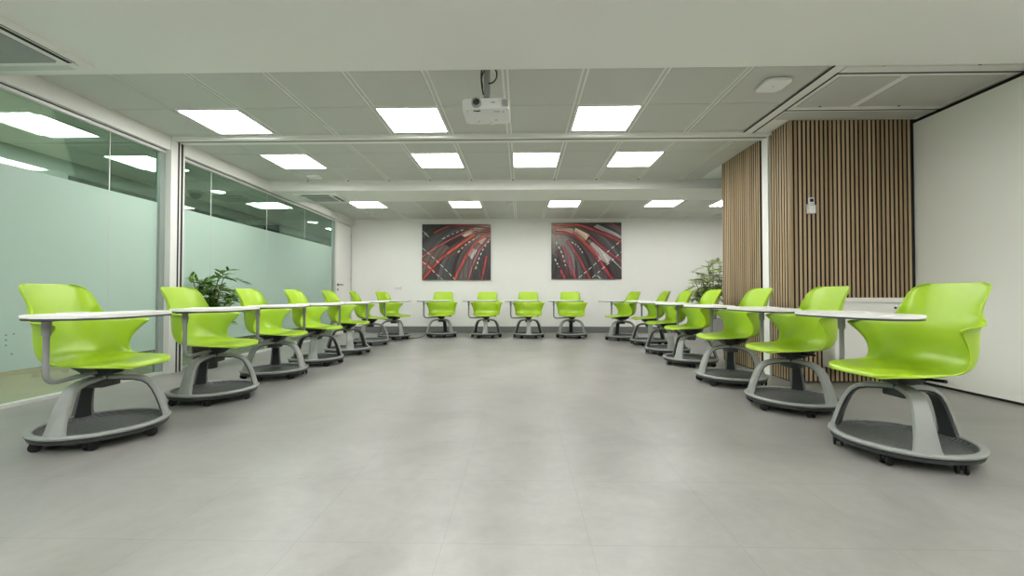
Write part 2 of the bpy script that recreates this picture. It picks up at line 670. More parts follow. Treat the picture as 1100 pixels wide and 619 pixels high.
# --- glass partitions (left)
def glazing(name, y0, y1, seams, label):
    bm = bmesh.new()
    x0, x1 = XL - 0.03, XL + 0.03
    box(bm, x0, x1, y0, y1, ZS - 0.034, ZS, bev=0.003)          # head
    box(bm, x0, x1, y0, y1, 0, 0.028, bev=0.002)                # sill track
    root = struct(name, bm, M['alu'], label, 'glass partition')
    for ya, yb in ((y0, y0 + 0.05), (y1 - 0.075, y1)):
        obj('stile', bx(x0 + .004, x1 - .004, ya, yb, 0.028, ZS - 0.034, bev=0.002), M['stile'], root, smooth=False)
    bmg = bmesh.new()
    bmf = bmesh.new()
    ed = [y0 + 0.05] + seams + [y1 - 0.075]
    for a, b in zip(ed, ed[1:]):
        g = obj('glass_pane', bx(XL - 0.005, XL - 0.004, a + 0.002, b - 0.002, 0.028, ZS - 0.034), M['glass'], root, smooth=False)
        obj('frosted_film', bx(XL - 0.003, XL - 0.0025, a + 0.002, b - 0.002, 0.262, 1.775), M['film'], g, smooth=False)
    bmg.free(); bmf.free()
    bm = bmesh.new()
    for s in seams:
        box(bm, XL - 0.006, XL - 0.0015, s - 0.003, s + 0.003, 0.028, ZS - 0.034)
    if seams:
        obj('glass_seam', bm, M['alu'], root, smooth=False)
    obj('head_gap', bx(XL + 0.028, XL + 0.034, y0, y1, ZS - 0.008, ZS), M['gap'], root, smooth=False)
    return root


w1 = glazing('window_1', YF, 4.30, [-1.2, 1.2, 3.72], 'near frosted glass partition panel on the left')
w2 = glazing('window_2', 4.475, 8.28, [4.97, 6.08, 7.16], 'far frosted glass partition panel on the left')
# drilled dots in the near pane
bm = bmesh.new()
for y, z in ((2.925, 0.527), (2.973, 0.527), (3.020, 0.532), (2.973, 0.491), (2.925, 0.450), (2.973, 0.453), (3.01, 0.385)):
    lathe(bm, [(0, 0.0), (0.007, 0.0), (0.007, 0.002), (0, 0.002)], n=10, center=(XL - 0.0025, y, z), axis='X')
obj('film_hole', bm, M['mark'], w1)

# door at the far end of the left wall
bm = bmesh.new()
box(bm, XL - 0.03, XL + 0.03, 8.28, 8.34, 0, ZS, bev=0.002)
box(bm, XL - 0.03, XL + 0.03, 9.07, YB, 0, ZS, bev=0.002)
box(bm, XL - 0.03, XL + 0.03, 8.34, 9.07, ZS - 0.03, ZS, bev=0.002)
d = struct('door_1', bm, M['alu'], 'pale door in the far left corner with black lever handle', 'door')
leaf = obj('door_leaf', bx(XL - 0.02, XL + 0.022, 8.348, 9.058, 0.006, ZS - 0.038, bev=0.002), M['white'], d, smooth=False)
bm = bmesh.new()
lathe(bm, [(0, 0), (0.026, 0), (0.026, 0.01), (0, 0.01)], n=18, center=(XL + 0.022, 8.42, 1.03), axis='X')
tube(bm, fillet([(XL + 0.03, 8.42, 1.03), (XL + 0.075, 8.42, 1.03), (XL + 0.075, 8.56, 1.03)], 0.02), 0.010, 10)
lathe(bm, [(0, 0), (0.022, 0), (0.022, 0.008), (0, 0.008)], n=18, center=(XL + 0.022, 8.42, 0.93), axis='X')
obj('door_handle', bm, M['black'], leaf)
bm = bmesh.new()
for z in (0.3, 1.15, 2.1):
    box(bm, XL + 0.02, XL + 0.038, 9.05, 9.075, z - 0.05, z + 0.05, bev=0.003)
obj('hinge', bm, M['metal'], d)

# --- corridor behind the glass
bm = bmesh.new()
XC = -5.62
box(bm, XC - 0.1, XC, YF, 12.6, 0, 1.42)
box(bm, XC - 0.1, XC, YF, 12.6, 2.30, 2.7)
for ya, yb in ((YF, 0.4), (4.62, 5.05), (8.1, 9.0), (11.6, 12.6)):
    box(bm, XC - 0.1, XC, ya, yb, 1.42, 2.30)
struct('wall_corridor', bm, M['corrw'], 'grey green corridor wall beyond the glass partition', 'wall')
struct('baseboard_corridor', bx(XC, XC + 0.015, YF, 12.6, 0, 0.10), M['dark'], 'dark skirting of the corridor wall', 'baseboard')
bm = bmesh.new()
box(bm, -8.2, XL - 0.06, YF, 12.6, ZC, ZC + 0.1)
struct('ceiling_corridor', bm, M['corrc'], 'corridor ceiling beyond the glass', 'ceiling')
struct('wall_corridor_end', bx(-8.3, XL - 0.03, 12.6, 12.7, 0, 2.6), M['corrw'], 'corridor end wall', 'wall')
struct('wall_corridor_front', bx(-8.3, XL - 0.03, YF - 0.1, YF, 0, 2.6), M['corrw'], 'corridor wall behind the camera', 'wall')
struct('wall_office', bx(-8.3, -8.2, YF, 12.6, 0, 2.6), M['corrw'], 'back wall of the room across the corridor', 'wall')
wi = 3
for ya, yb in ((0.4, 4.62), (5.05, 8.1), (9.0, 11.6)):
    bm = bmesh.new()
    for z0, z1 in ((1.42, 1.46), (2.25, 2.30)):
        box(bm, XC - 0.06, XC + 0.02, ya, yb, z0, z1)
    for yy in (ya, (ya + yb) / 2 - 0.02, yb - 0.05):
        box(bm, XC - 0.06, XC + 0.02, yy, yy + 0.05, 1.46, 2.25)
    ww = struct('window_%d' % wi, bm, M['dark'], 'dark framed high window across the corridor', 'window')
    obj('glass_pane', bx(XC - 0.03, XC - 0.028, ya + 0.05, yb - 0.05, 1.46, 2.25), M['glass'], ww, smooth=False)
    wi += 1


# ------------------------------------------------------------------ ceiling lights
def ceiling_light(x0, x1, y0, y1, z, mat, label, group):
    t = thing('ceiling_light', label, 'ceiling light', ((x0 + x1) / 2, (y0 + y1) / 2, z), 0, group)
    hx, hy = (x1 - x0) / 2, (y1 - y0) / 2
    bm = bmesh.new()
    e = 0.011
    for a in ((-hx, hx, -hy, -hy + e), (-hx, hx, hy - e, hy), (-hx, -hx + e, -hy + e, hy - e), (hx - e, hx, -hy + e, hy - e)):
        box(bm, *a, -0.012, -0.0005)
    obj('frame', bm, M['ceilw'], t, smooth=False)
    obj('diffuser', bx(-hx + e, hx - e, -hy + e, hy - e, -0.008, -0.0005), mat, t, smooth=False)
    return t


pos = {0: ['left', 'middle', 'right'], 1: ['leftmost', 'second from left', 'third from left', 'rightmost'],
       2: ['leftmost', 'second from left', 'third from left', 'fourth from left', 'rightmost, partly behind the slats,']}
cnt = {}
for k, yy, row in LIGHTS:
    x0, x1 = colx(k)
    i = cnt.get(row, 0); cnt[row] = i + 1
    if row == 0:
        lab = 'square LED ceiling panel, %s one of the nearest row, before the crossing rail' % pos[0][i]
        grp = 'LED panels of the near row'
    elif row == 1:
        lab = 'square LED ceiling panel, %s of the row between rail and beam' % pos[1][i]
        grp = 'LED panels of the middle row'
    elif row == 2:
        lab = 'square LED ceiling panel, %s of the far row beyond the beam' % pos[2][i]
        grp = 'LED panels of the far row'
    else:
        lab = 'unseen square LED panel added to the ceiling behind the camera'
        grp = 'unseen LED panels added behind the camera'
    ceiling_light(x0, x1, yy[0], yy[1], ZC, M['led'], lab, grp)
cl = [(-4.92, -4.39, -1.0, -0.45, 'behind the camera'), (-4.92, -4.39, 1.25, 1.8, 'left of the camera'),
      (-4.92, -4.39, 3.70, 4.26, 'first seen through the near glass'),
      (-4.93, -4.40, 4.92, 5.47, 'second, cut by the partition post'), (-4.86, -4.33, 7.36, 7.86, 'third, through the far glass'),
      (-4.86, -4.33, 10.2, 10.7, 'farthest along the corridor')]
for x0, x1, y0, y1, s in cl:
    ceiling_light(x0, x1, y0, y1, ZC, M['cled'], 'LED panel in the corridor ceiling, %s' % s, 'corridor LED panels')
for x0, x1, y0, y1, s in ((-6.95, -6.45, 4.0, 4.55, 'nearest'), (-6.95, -6.45, 6.4, 6.95, 'middle'), (-6.95, -6.45, 9.4, 9.95, 'farthest')):
    ceiling_light(x0, x1, y0, y1, ZC, M['cled'], '%s LED panel in the room across the corridor' % s, 'LED panels across the corridor')
for x, y, s in ((-4.85, 6.57, 'nearer'), (-4.735, 9.39, 'farther')):
    t = thing('downlight', '%s round recessed downlight in the corridor ceiling' % s, 'downlight', (x, y, ZC), 0, 'corridor downlights')
    obj('trim_ring', lbm([(0.10, -0.012), (0.125, -0.010), (0.13, 0.0), (0.10, 0.0)], n=28, closed=True), M['ceilw'], t)
    obj('lamp_disc', lbm([(0, -0.008), (0.10, -0.008), (0.10, -0.001), (0, -0.001)], n=28), M['cled'], t)
# dome camera
t = thing('security_camera', 'dark dome security camera on the corridor ceiling behind the far glass', 'camera', (-5.2, 6.55, ZC))
obj('mount', lbm([(0, 0), (0.10, 0), (0.10, -0.035), (0.085, -0.05), (0, -0.05)], n=24), M['grille'], t)
obj('dome', lbm([(0.08, -0.05), (0.078, -0.075), (0.06, -0.105), (0.03, -0.122), (0, -0.127)], n=24), M['lens'], t)


# ------------------------------------------------------------------ AC cassettes
def cassette(x0, x1, y0, y1, z, label, opened, sw=.035):
    t = thing('air_conditioner', label, 'air conditioner', ((x0 + x1) / 2, (y0 + y1) / 2, z), 0, 'ceiling air conditioners')
    hx, hy = (x1 - x0) / 2, (y1 - y0) / 2
    bm = bmesh.new()
    prism(bm, rrect(-hx, hx, -hy, hy, 0.05), -0.028, -0.0005, bev=0.006)
    b = obj('panel', bm, M['soffit'], t)
    q = 0.085
    bm = bmesh.new()
    prism(bm, rrect(-hx + q + .045, hx - q - .045, -hy + q + .045, hy - q - .045, 0.02), -0.034, -0.027, bev=0.002)
    obj('intake_grille', bm, M['grille'], b)
    slots = ((-hx + q - sw, -hx + q, -hy + q + .03, hy - q - .03), (hx - q, hx - q + sw, -hy + q + .03, hy - q - .03),
             (-hx + q + .03, hx - q - .03, -hy + q - sw, -hy + q), (-hx + q + .03, hx - q - .03, hy - q, hy - q + sw))
    for i_, a in enumerate(slots):      # open slots are black, the closed flaps pale
        obj('air_slot', bx(*a, -0.030, -0.027), M['gap'] if i_ in opened else M['alu'], b, smooth=False)
    bm = bmesh.new()
    e = 0.022
    bm.free()
    for a in ((hx - q + .037, hx - q + .045, -hy + q, hy - q), (-hx + q - .045, -hx + q - .037, -hy + q, hy - q)):
        obj('louvre', bx(*a, -0.033, -0.027), M['alu'], b, smooth=False)
    return t


cassette(-3.62, -2.83, 1.92, 2.72, ZS, 'ceiling cassette air conditioner in the near soffit, top left corner', (1,), .05)
cassette(-3.42, -2.76, 6.13, 6.71, ZS, 'small ceiling cassette air conditioner under the far beam', (1, 2), .055)


# access points
def access_point(x, y, s, label):
    t = thing('wifi_access_point', label, 'access point', (x, y, ZC - 0.006), 0, 'ceiling access points')
    bm = bmesh.new()
    prism(bm, rrect(-s, s, -s, s, s * 0.35), -0.028, -0.006, bev=0.007)
    obj('housing', bm, M['white'], t)
    bm = bmesh.new()
    prism(bm, rrect(-s * .8, s * .8, -s * .8, s * .8, s * 0.3), -0.006, 0.0)
    obj('mounting_plate', bm, M['alu'], t)
    obj('status_light', lbm([(0, -0.0295), (0.006, -0.0295), (0.006, -0.027), (0, -0.027)], n=10), M['mark'], t)


access_point(1.965, 3.285, 0.098, 'white rounded square wifi access point on the near right ceiling tile')
access_point(-2.87, 5.72, 0.085, 'white wifi access point behind a left ceiling light, before the beam')
for x, y, s in ((-0.21, 7.52, 'between two far light panels'), (-3.05, 8.35, 'near the far left corner')):
    t = thing('smoke_detector', 'small round smoke detector %s' % s, 'smoke detector', (x, y, ZC - 0.006), 0, 'smoke detectors')
    obj('housing', lbm([(0, 0), (0.05, 0), (0.05, -0.012), (0.04, -0.03), (0, -0.034)], n=22), M['soffit'], t)
    obj('sensor_ring', lbm([(0.028, -0.031), (0.034, -0.031), (0.034, -0.036), (0.028, -0.036)], n=22, closed=True), M['alu'], t)
t = thing('wall_vent', 'small pale vent grille on the bulkhead above the far glass', 'vent', (-3.672, 8.15, 2.41))
obj('frame', bx(0, 0.008, -0.17, 0.17, -0.045, 0.045, bev=0.002), M['soffit'], t, smooth=False)
bm = bmesh.new()
for i in range(5):
    box(bm, 0.006, 0.011, -0.15, 0.15, -0.034 + i * 0.015, -0.026 + i * 0.015)
obj('slat', bm, M['alu'], t, smooth=False)

# ------------------------------------------------------------------ projector
t = thing('projector', 'white projector hanging on a grey pole from the near ceiling', 'projector', (-0.252, 2.92, 0))
bm = bmesh.new()
prism(bm, rrect(-0.165, 0.165, 0.0, 0.27, 0.022), 2.132, 2.205, bev=0.010)
body = obj('body', bm, M['projw'], t)
bm = bmesh.new()
lathe(bm, [(0.025, -0.022), (0.034, -0.020), (0.036, 0.0), (0.025, 0.0)], n=28, center=(-0.063, 0.002, 2.172), axis='Y', closed=True)
obj('lens_ring', bm, M['grille'], body)
bm = bmesh.new()
lathe(bm, [(0, -0.014), (0.014, -0.016), (0.0255, -0.012), (0.0255, 0.0), (0, 0.0)], n=24, center=(-0.063, 0.0, 2.172), axis='Y')
obj('lens', bm, M['lens'], body)
bm = bmesh.new()
for i in range(9):
    box(bm, 0.116 + i * 0.0052, 0.1185 + i * 0.0052, -0.003, 0.004, 2.145, 2.195)
obj('vent_grille', bm, M['grille'], body, smooth=False)
bm = bmesh.new()
pts = [(-0.063 + 0.028 * math.sin(a), 0.035 - 0.006 * math.cos(a), 2.1315) for a in [R(-55 + 11 * i) for i in range(11)]]
tube(bm, [(p[0], p[1] + 0.02 * (abs(p[0] + .063) / .028) ** 2 * -1 + .01, p[2]) for p in pts], 0.006, 8)
obj('focus_slot', bm, M['dark'], body)
bm = bmesh.new()
box(bm, 0.04, 0.068, -0.0018, 0.001, 2.172, 2.179)
box(bm, 0.055, 0.10, 0.045, 0.055, 2.131, 2.1325)
box(bm, 0.055, 0.075, 0.19, 0.2, 2.131, 2.1325)
obj('printed_mark', bm, M['mark'], body, smooth=False)
bm = bmesh.new()
for x, y in ((-0.06, 0.215), (0.03, 0.245), (-0.125, 0.05), (0.13, 0.05)):
    lathe(bm, [(0, 2.120), (0.011, 2.120), (0.011, 2.133), (0, 2.133)], n=14, center=(x, y, 0))
obj('foot', bm, M['projw'], body)
bm = bmesh.new()
box(bm, -0.018, 0.026, 0.075, 0.118, 2.25, 2.474, bev=0.004)
pole = obj('mount_pole', bm, M['grille'], t)
bm = bmesh.new()
box(bm, -0.045, 0.02, 0.06, 0.13, 2.20, 2.212, bev=0.003)
box(bm, -0.040, -0.030, 0.07, 0.12, 2.205, 2.262, bev=0.002)
box(bm, 0.006, 0.016, 0.07, 0.12, 2.205, 2.262, bev=0.002)
tube(bm, [(-0.05, 0.095, 2.235), (0.026, 0.095, 2.235)], 0.008, 10)
box(bm, -0.07, 0.05, 0.04, 0.15, 2.468, 2.474, bev=0.002)
bm.transform(Matrix.Translation((.015, 0, 0)))
obj('mount_bracket', bm, M['metal'], pole)
bm = bmesh.new()
c1 = [(-0.045, 0.08, 2.472), (-0.052, 0.075, 2.42), (-0.05, 0.07, 2.36), (-0.043, 0.07, 2.30), (-0.03, 0.08, 2.24), (-0.02, 0.12, 2.206)]
tube(bm, fillet(c1, 0.04, 4), 0.0055, 8)
c2 = [(-0.005, 0.07, 2.472), (-0.035, 0.065, 2.43), (-0.05, 0.065, 2.38), (-0.04, 0.065, 2.31)]
tube(bm, fillet(c2, 0.03, 4), 0.005, 8)
c3 = [(0.0, 0.072, 2.465), (0.035, 0.07, 2.465), (0.062, 0.07, 2.43), (0.062, 0.07, 2.385), (0.035, 0.07, 2.35), (0.0, 0.072, 2.345)]
tube(bm, fillet(c3, 0.03, 5), 0.0055, 8)
bm.transform(Matrix.Translation((.015, 0, 0)))
obj('cable', bm, M['black'], pole)


# ------------------------------------------------------------------ canvas prints
NX, NY = 168, 136


def seg_dist(U, V, pts):
    best = np.full(U.shape, 9.0); par = np.zeros(U.shape); acc = 0.0
    for (x0, y0), (x1, y1) in zip(pts, pts[1:]):
        dx, dy = x1 - x0, y1 - y0
        l2 = dx * dx + dy * dy + 1e-9
        t = np.clip(((U - x0) * dx + (V - y0) * dy) / l2, 0, 1)
        d = np.hypot(U - x0 - t * dx, V - y0 - t * dy)
        m = d < best
        best = np.where(m, d, best)
        par = np.where(m, acc + t * math.sqrt(l2), par)
        acc += math.sqrt(l2)
    return best, par


def spline(pts, n=8):
    P = [pts[0]] + list(pts) + [pts[-1]]
    out = []
    for i in range(1, len(P) - 2):
        p0, p1, p2, p3 = [np.array(q, float) for q in P[i - 1:i + 3]]
        for k in range(n):
            t = k / n
            out.append(tuple(0.5 * (2 * p1 + (p2 - p0) * t + (2 * p0 - 5 * p1 + 4 * p2 - p3) * t * t + (3 * p1 - p0 - 3 * p2 + p3) * t ** 3)))
    out.append(tuple(pts[-1]))
    return out


def inpoly(U, V, poly):
    ins = np.zeros(U.shape, bool)
    for (x0, y0), (x1, y1) in zip(poly, poly[1:] + poly[:1]):
        c = ((y0 > V) != (y1 > V)) & (U < (x1 - x0) * (V - y0) / (y1 - y0 + 1e-9) + x0)
        ins ^= c
    return ins


def paint(box_, items, sweep):
    bx0, by0, bw, bh = box_
    f = lambda p: ((p[0] - bx0) / bw * 1.25, (p[1] - by0) / bh)
    U, V = np.meshgrid((np.arange(NX) + .5) / NX * 1.25, (np.arange(NY) + .5) / NY)
    C = np.zeros((NY, NX, 3))
    rs = np.random.RandomState(3)
    # asphalt with soft sweeping streaks around the vanishing corner
    sx, sy = f(sweep)
    ang = np.arctan2(V - sy, (U - sx))
    rad = np.hypot(U - sx, V - sy)
    k = ang + 0.55 * (rad if sx > .6 else -rad)
    g = 0.045 + 0.022 * np.sin(k * 17) + 0.014 * np.sin(k * 41 + 1) + 0.006 * rs.randn(NY, NX)
    C[:] = np.clip(g, 0.008, 1)[..., None] * np.array([1.05, 1.0, 1.02])
    C += (np.exp(-(rad / 0.32) ** 2) * 0.45)[..., None] * np.array([1.0, 0.82, 0.72])
    for it in items:
        if it[0] == 'poly':
            m = inpoly(U, V, [f(p) for p in it[1]])
            a = it[3] if len(it) > 3 else 1.0
            C[m] = C[m] * (1 - a) + np.array(it[2]) * a
        elif it[0] == 'line':
            d, _ = seg_dist(U, V, spline([f(p) for p in it[1]]))
            sh = (np.exp(-((d - it[3] * 1.9) / (it[3] * 0.9)) ** 2) * 0.5)[..., None]
            C = C * (1 - sh)
            a = np.clip(1.4 - d / (it[3] * 0.78), 0, 1)[..., None]
            C = C * (1 - a) + np.array(it[2]) * a
            gl = np.exp(-(d / (it[3] * 3.2)) ** 2)[..., None] * 0.10
            C += gl * np.array(it[2])
        else:  # dash
            d, s = seg_dist(U, V, spline([f(p) for p in it[1]]))
            a = (np.clip(1.4 - d / it[3], 0, 1) * ((s % it[4]) < it[4] * it[5]))[..., None]
            C = C * (1 - a) + np.array(it[2]) * a
    # fine streaks along the sweep and print grain
    st = 1 + 0.20 * np.sin(k * 63 + 2) + 0.16 * np.sin(k * 118) + 0.10 * rs.randn(NY, NX)
    C *= np.clip(st, 0.4, 1.6)[..., None]
    return np.clip(C, 0.004, 0.95)


RED = (0.50, 0.045, 0.03); PNK = (0.48, 0.09, 0.10); DRK = (0.13, 0.012, 0.014); CRM = (0.75, 0.58, 0.44); PAL = (0.48, 0.43, 0.42); WHT = (0.60, 0.60, 0.56); CRI = (0.42, 0.022, 0.05)
left_items = [
    ('poly', [(103, 92), (350, 92), (200, 150), (103, 175)], (0.012, 0.013, 0.014), .8),
    ('poly', [(105, 360), (280, 255), (335, 285), (110, 520)], (0.12, 0.085, 0.075), .9),
    ('poly', [(300, 252), (430, 180), (462, 205), (340, 280)], (0.010, 0.011, 0.016)),
    ('poly', [(430, 185), (520, 125), (660, 115), (570, 160), (465, 195)], CRM),
    ('poly', [(400, 545), (480, 345), (570, 235), (640, 190), (670, 200), (560, 320), (500, 545)], (0.10, 0.09, 0.09), .9),
    ('poly', [(490, 345), (525, 290), (565, 305), (520, 380)], PAL),
    ('poly', [(530, 290), (565, 245), (598, 255), (570, 305)], (0.22, 0.15, 0.12)),
    ('poly', [(570, 240), (610, 205), (645, 205), (600, 255)], CRM),
    ('poly', [(600, 270), (676, 215), (676, 548), (520, 548)], (0.02, 0.022, 0.025), .8),
    ('line', [(105, 360), (250, 265), (420, 178), (520, 135)], PNK, .014),
    ('line', [(112, 540), (230, 405), (310, 335), (450, 232), (560, 165), (660, 140)], RED, .018),
    ('line', [(320, 330), (450, 240), (540, 180)], (0.65, .10, .05), .018),
    ('line', [(375, 545), (430, 430), (485, 335), (560, 240), (670, 175)], RED, .022),
    ('line', [(490, 545), (530, 420), (590, 300), (676, 215)], PNK, .013),
    ('line', [(602, 545), (625, 440), (640, 355)], RED, .014),
    ('line', [(205, 160), (300, 118), (420, 100), (650, 92)], RED, .011),
    ('line', [(350, 108), (520, 112), (660, 125)], DRK, .02),
    ('line', [(540, 150), (600, 160), (670, 155)], DRK, .02),
    ('line', [(105, 430), (135, 410), (210, 485)], RED, .014),
    ('dash', [(275, 212), (360, 172), (450, 135)], WHT, .008, .09, .55),
    ('dash', [(405, 322), (480, 250), (560, 205)], CRM, .009, .085, .5),
    ('dash', [(552, 455), (590, 345), (640, 255), (674, 225)], WHT, .010, .085, .5),
    ('dash', [(105, 285), (240, 405), (380, 545)], WHT, .006, .11, .7),
    ('dash', [(110, 400), (190, 470), (280, 548)], WHT, .006, .11, .6),
    ('dash', [(112, 150), (158, 195)], WHT, .006, .2, .9),
]
right_items = [
    ('poly', [(280, 165), (300, 120), (420, 180), (380, 232)], CRM),
    ('poly', [(405, 275), (440, 235), (600, 370), (560, 420), (500, 380)], PAL),
    ('poly', [(385, 232), (420, 215), (440, 240), (400, 265)], (0.20, 0.17, 0.12)),
    ('poly', [(120, 110), (280, 130), (280, 165), (150, 150)], CRM, .9),
    ('poly', [(110, 190), (240, 215), (290, 310), (300, 545), (260, 500), (200, 300)], (0.28, 0.24, 0.24), .55),
    ('poly', [(450, 115), (480, 92), (680, 185), (680, 215)], PAL, .75),
    ('poly', [(100, 330), (220, 430), (230, 543), (100, 543)], (0.015, 0.015, 0.016), .7),
    ('poly', [(400, 78), (680, 78), (680, 105), (560, 95)], (0.012, 0.012, 0.012), .8),
    ('line', [(110, 92), (180, 105), (300, 98), (420, 125), (680, 240)], RED, .018),
    ('line', [(470, 150), (600, 195), (680, 240)], CRI, .016),
    ('line', [(130, 150), (230, 158), (340, 215), (430, 310), (500, 395), (600, 540)], CRI, .024),
    ('line', [(300, 175), (400, 265), (470, 340)], (0.40, .05, .02), .020),
    ('line', [(420, 190), (520, 280), (680, 400)], CRI, .016),
    ('line', [(240, 240), (310, 340), (360, 430), (418, 540)], CRI, .016),
    ('line', [(195, 285), (240, 370), (300, 540)], CRI, .014),
    ('line', [(150, 320), (215, 430), (275, 530)], DRK, .014),
    ('line', [(180, 475), (210, 540)], CRI, .022),
    ('line', [(590, 80), (680, 130)], CRI, .010),
    ('dash', [(270, 240), (320, 275), (360, 330)], WHT, .008, .06, .5),
    ('dash', [(140, 240), (190, 340), (215, 430)], WHT, .010, .085, .5),
    ('dash', [(130, 380), (160, 440)], WHT, .010, .07, .5),
    ('dash', [(330, 530), (450, 430), (560, 325), (680, 225)], WHT, .007, .11, .6),
    ('dash', [(440, 530), (560, 425), (680, 320)], WHT, .007, .11, .6),
    ('dash', [(590, 370), (680, 460)], WHT, .006, .3, .9),
    ('line', [(480, 515), (505, 540)], WHT, .010),
]


def canvas(x0, x1, z0, z1, C, label):
    t = thing('wall_art', label, 'canvas print', ((x0 + x1) / 2, YB, z0), 0, 'canvas prints on the far wall')
    w_, h_ = x1 - x0, z1 - z0
    obj('stretcher', bx(-w_ / 2 + .002, w_ / 2 - .002, -0.034, -0.001, 0.002, h_ - .002), M['dark'], t, smooth=False)
    me = bpy.data.meshes.new('print')
    xs = np.linspace(-w_ / 2, w_ / 2, NX + 1)
    zs = np.linspace(h_, 0, NY + 1)
    vs = [(x, -0.036, z) for z in zs for x in xs]
    n0 = len(vs)
    fs = []
    for j in range(NY):
        for i in range(NX):
            a = j * (NX + 1) + i
            fs.append((a, a + NX + 1, a + NX + 2, a + 1))
    # canvas wrapped round the sides
    vs += [(-w_ / 2, -0.002, h_), (w_ / 2, -0.002, h_), (w_ / 2, -0.002, 0), (-w_ / 2, -0.002, 0)]
    tl, tr, br, bl = 0, NX, n0 - 1, n0 - 1 - NX
    fs += [(tl, tr, n0 + 1, n0), (tr, br, n0 + 2, n0 + 1), (br, bl, n0 + 3, n0 + 2), (bl, tl, n0, n0 + 3)]
    me.from_pydata(vs, [], fs)
    at = me.color_attributes.new('pic', 'FLOAT_COLOR', 'CORNER')
    col = np.ones((len(me.loops), 4), np.float32) * 0.03
    col[:, 3] = 1
    col[:NX * NY * 4, :3] = np.repeat(C.reshape(-1, 3), 4, axis=0)
    at.data.foreach_set('color', col.ravel())
    me.materials.append(M['pic'])
    o = bpy.data.objects.new('print', me)
    COL.objects.link(o)
    o.parent = t


canvas(-2.165, -0.665, 1.145, 2.365, paint((103, 92, 573, 456), left_items, (676, 110)), 'canvas print of red light trails curving up to the right, left on the far wall')
canvas(0.655, 2.165, 1.165, 2.39, paint((100, 78, 580, 465), right_items, (95, 105)), 'canvas print of red light trails curving up to the left, right on the far wall')

# ------------------------------------------------------------------ small wall things
t = thing('light_switch', 'small white light switch on the far wall left of the prints', 'switch', (-2.70, YB, 0.985))
obj('plate', bx(-0.075, 0.075, -0.010, -0.0005, -0.04, 0.04, bev=0.004), M['ceilw'], t)
for x in (-0.035, 0.035):
    obj('rocker', bx(x - 0.028, x + 0.028, -0.015, -0.009, -0.028, 0.028, bev=0.003), M['white'], t)

t = thing('remote_control', 'white air conditioner remote in a wall holder on the oak slats', 'remote control', (2.722, 3.9995, 1.585))
bm = bmesh.new()
prism(bm, rrect(-0.026, 0.026, -0.026, -0.008, 0.006, 3), 0.03, 0.150, bev=0.003)
r_ = obj('handset', bm, M['projw'], t)
obj('screen', bx(-0.017, 0.017, -0.0275, -0.025, 0.108, 0.138, bev=0.002), M['screen'], r_, smooth=False)
bm = bmesh.new()
for z in (0.078, 0.092):
    for x in (-0.009, 0.009):
        box(bm, x - 0.005, x + 0.005, -0.0275, -0.025, z - 0.003, z + 0.003)
obj('button', bm, M['mark'], r_, smooth=False)
bm = bmesh.new()
box(bm, -0.034, 0.034, -0.006, 0.0, 0.0, 0.09, bev=0.002)
box(bm, -0.034, 0.034, -0.034, -0.029, 0.0, 0.07, bev=0.002)
box(bm, -0.034, -0.029, -0.034, 0.0, 0.0, 0.08, bev=0.002)
box(bm, 0.029, 0.034, -0.034, 0.0, 0.0, 0.08, bev=0.002)
box(bm, -0.034, 0.034, -0.034, 0.0, 0.0, 0.006, bev=0.002)
obj('holder', bm, M['white'], t)

t = thing('wall_cabinet', 'low white cabinet set against the oak slats beside the right wall', 'cabinet', (3.225, 3.998, 0.155))
obj('body', bx(-0.405, 0.43, -0.14, 0.0, 0.0, 0.60, bev=0.003), M['white'], t, smooth=False)
dr = obj('front_panel', bx(-0.40, 0.425, -0.152, -0.1405, 0.004, 0.585, bev=0.002), M['white'], t, smooth=False)
obj('lock', lbm([(0, -0.004), (0.010, -0.004), (0.011, 0.0), (0, 0.0)], n=14, center=(0.14, -0.152, 0.55), axis='Y'), M['dark'], dr)
obj('top', bx(-0.415, 0.435, -0.165, 0.0, 0.60, 0.640, bev=0.004), M['white'], t, smooth=False)

bm = bmesh.new()
tube(bm, [(-2.22, 7.92, 0.006), (-2.10, 7.86, 0.006), (-1.98, 7.92, 0.006), (-1.93, 8.05, 0.006), (-2.0, 9.10, 0.006)], 0.005, 8)
box(bm, -2.27, -2.21, 7.905, 7.935, 0.0, 0.022, bev=0.005)
c = obj('cable', bm, M['black'])
tag(c, 'short black cable with plug lying on the floor by the far wall chairs', 'cable')


# ------------------------------------------------------------------ plants
def blade(bm, p, d, L, wd, droop):
    d = d.normalized()
    side = d.cross(Vector((0, 0, 1)))
    if side.length < 1e-3: side = Vector((1, 0, 0))
    side.normalize()
    side = (side + Vector((0, 0, rnd.uniform(-.5, .5)))).normalized()
    rows = []
    for s, wf in ((0, .12), (.25, .8), (.55, 1.0), (.8, .6), (1, 0.03)):
        q = p + d * (L * s) + Vector((0, 0, -droop * L * s * s))
        rows.append((bm.verts.new(q - side * wd * wf / 2), bm.verts.new(q + side * wd * wf / 2)))
    for a, b in zip(rows, rows[1:]):
        bm.faces.new((a[0], a[1], b[1], b[0]))


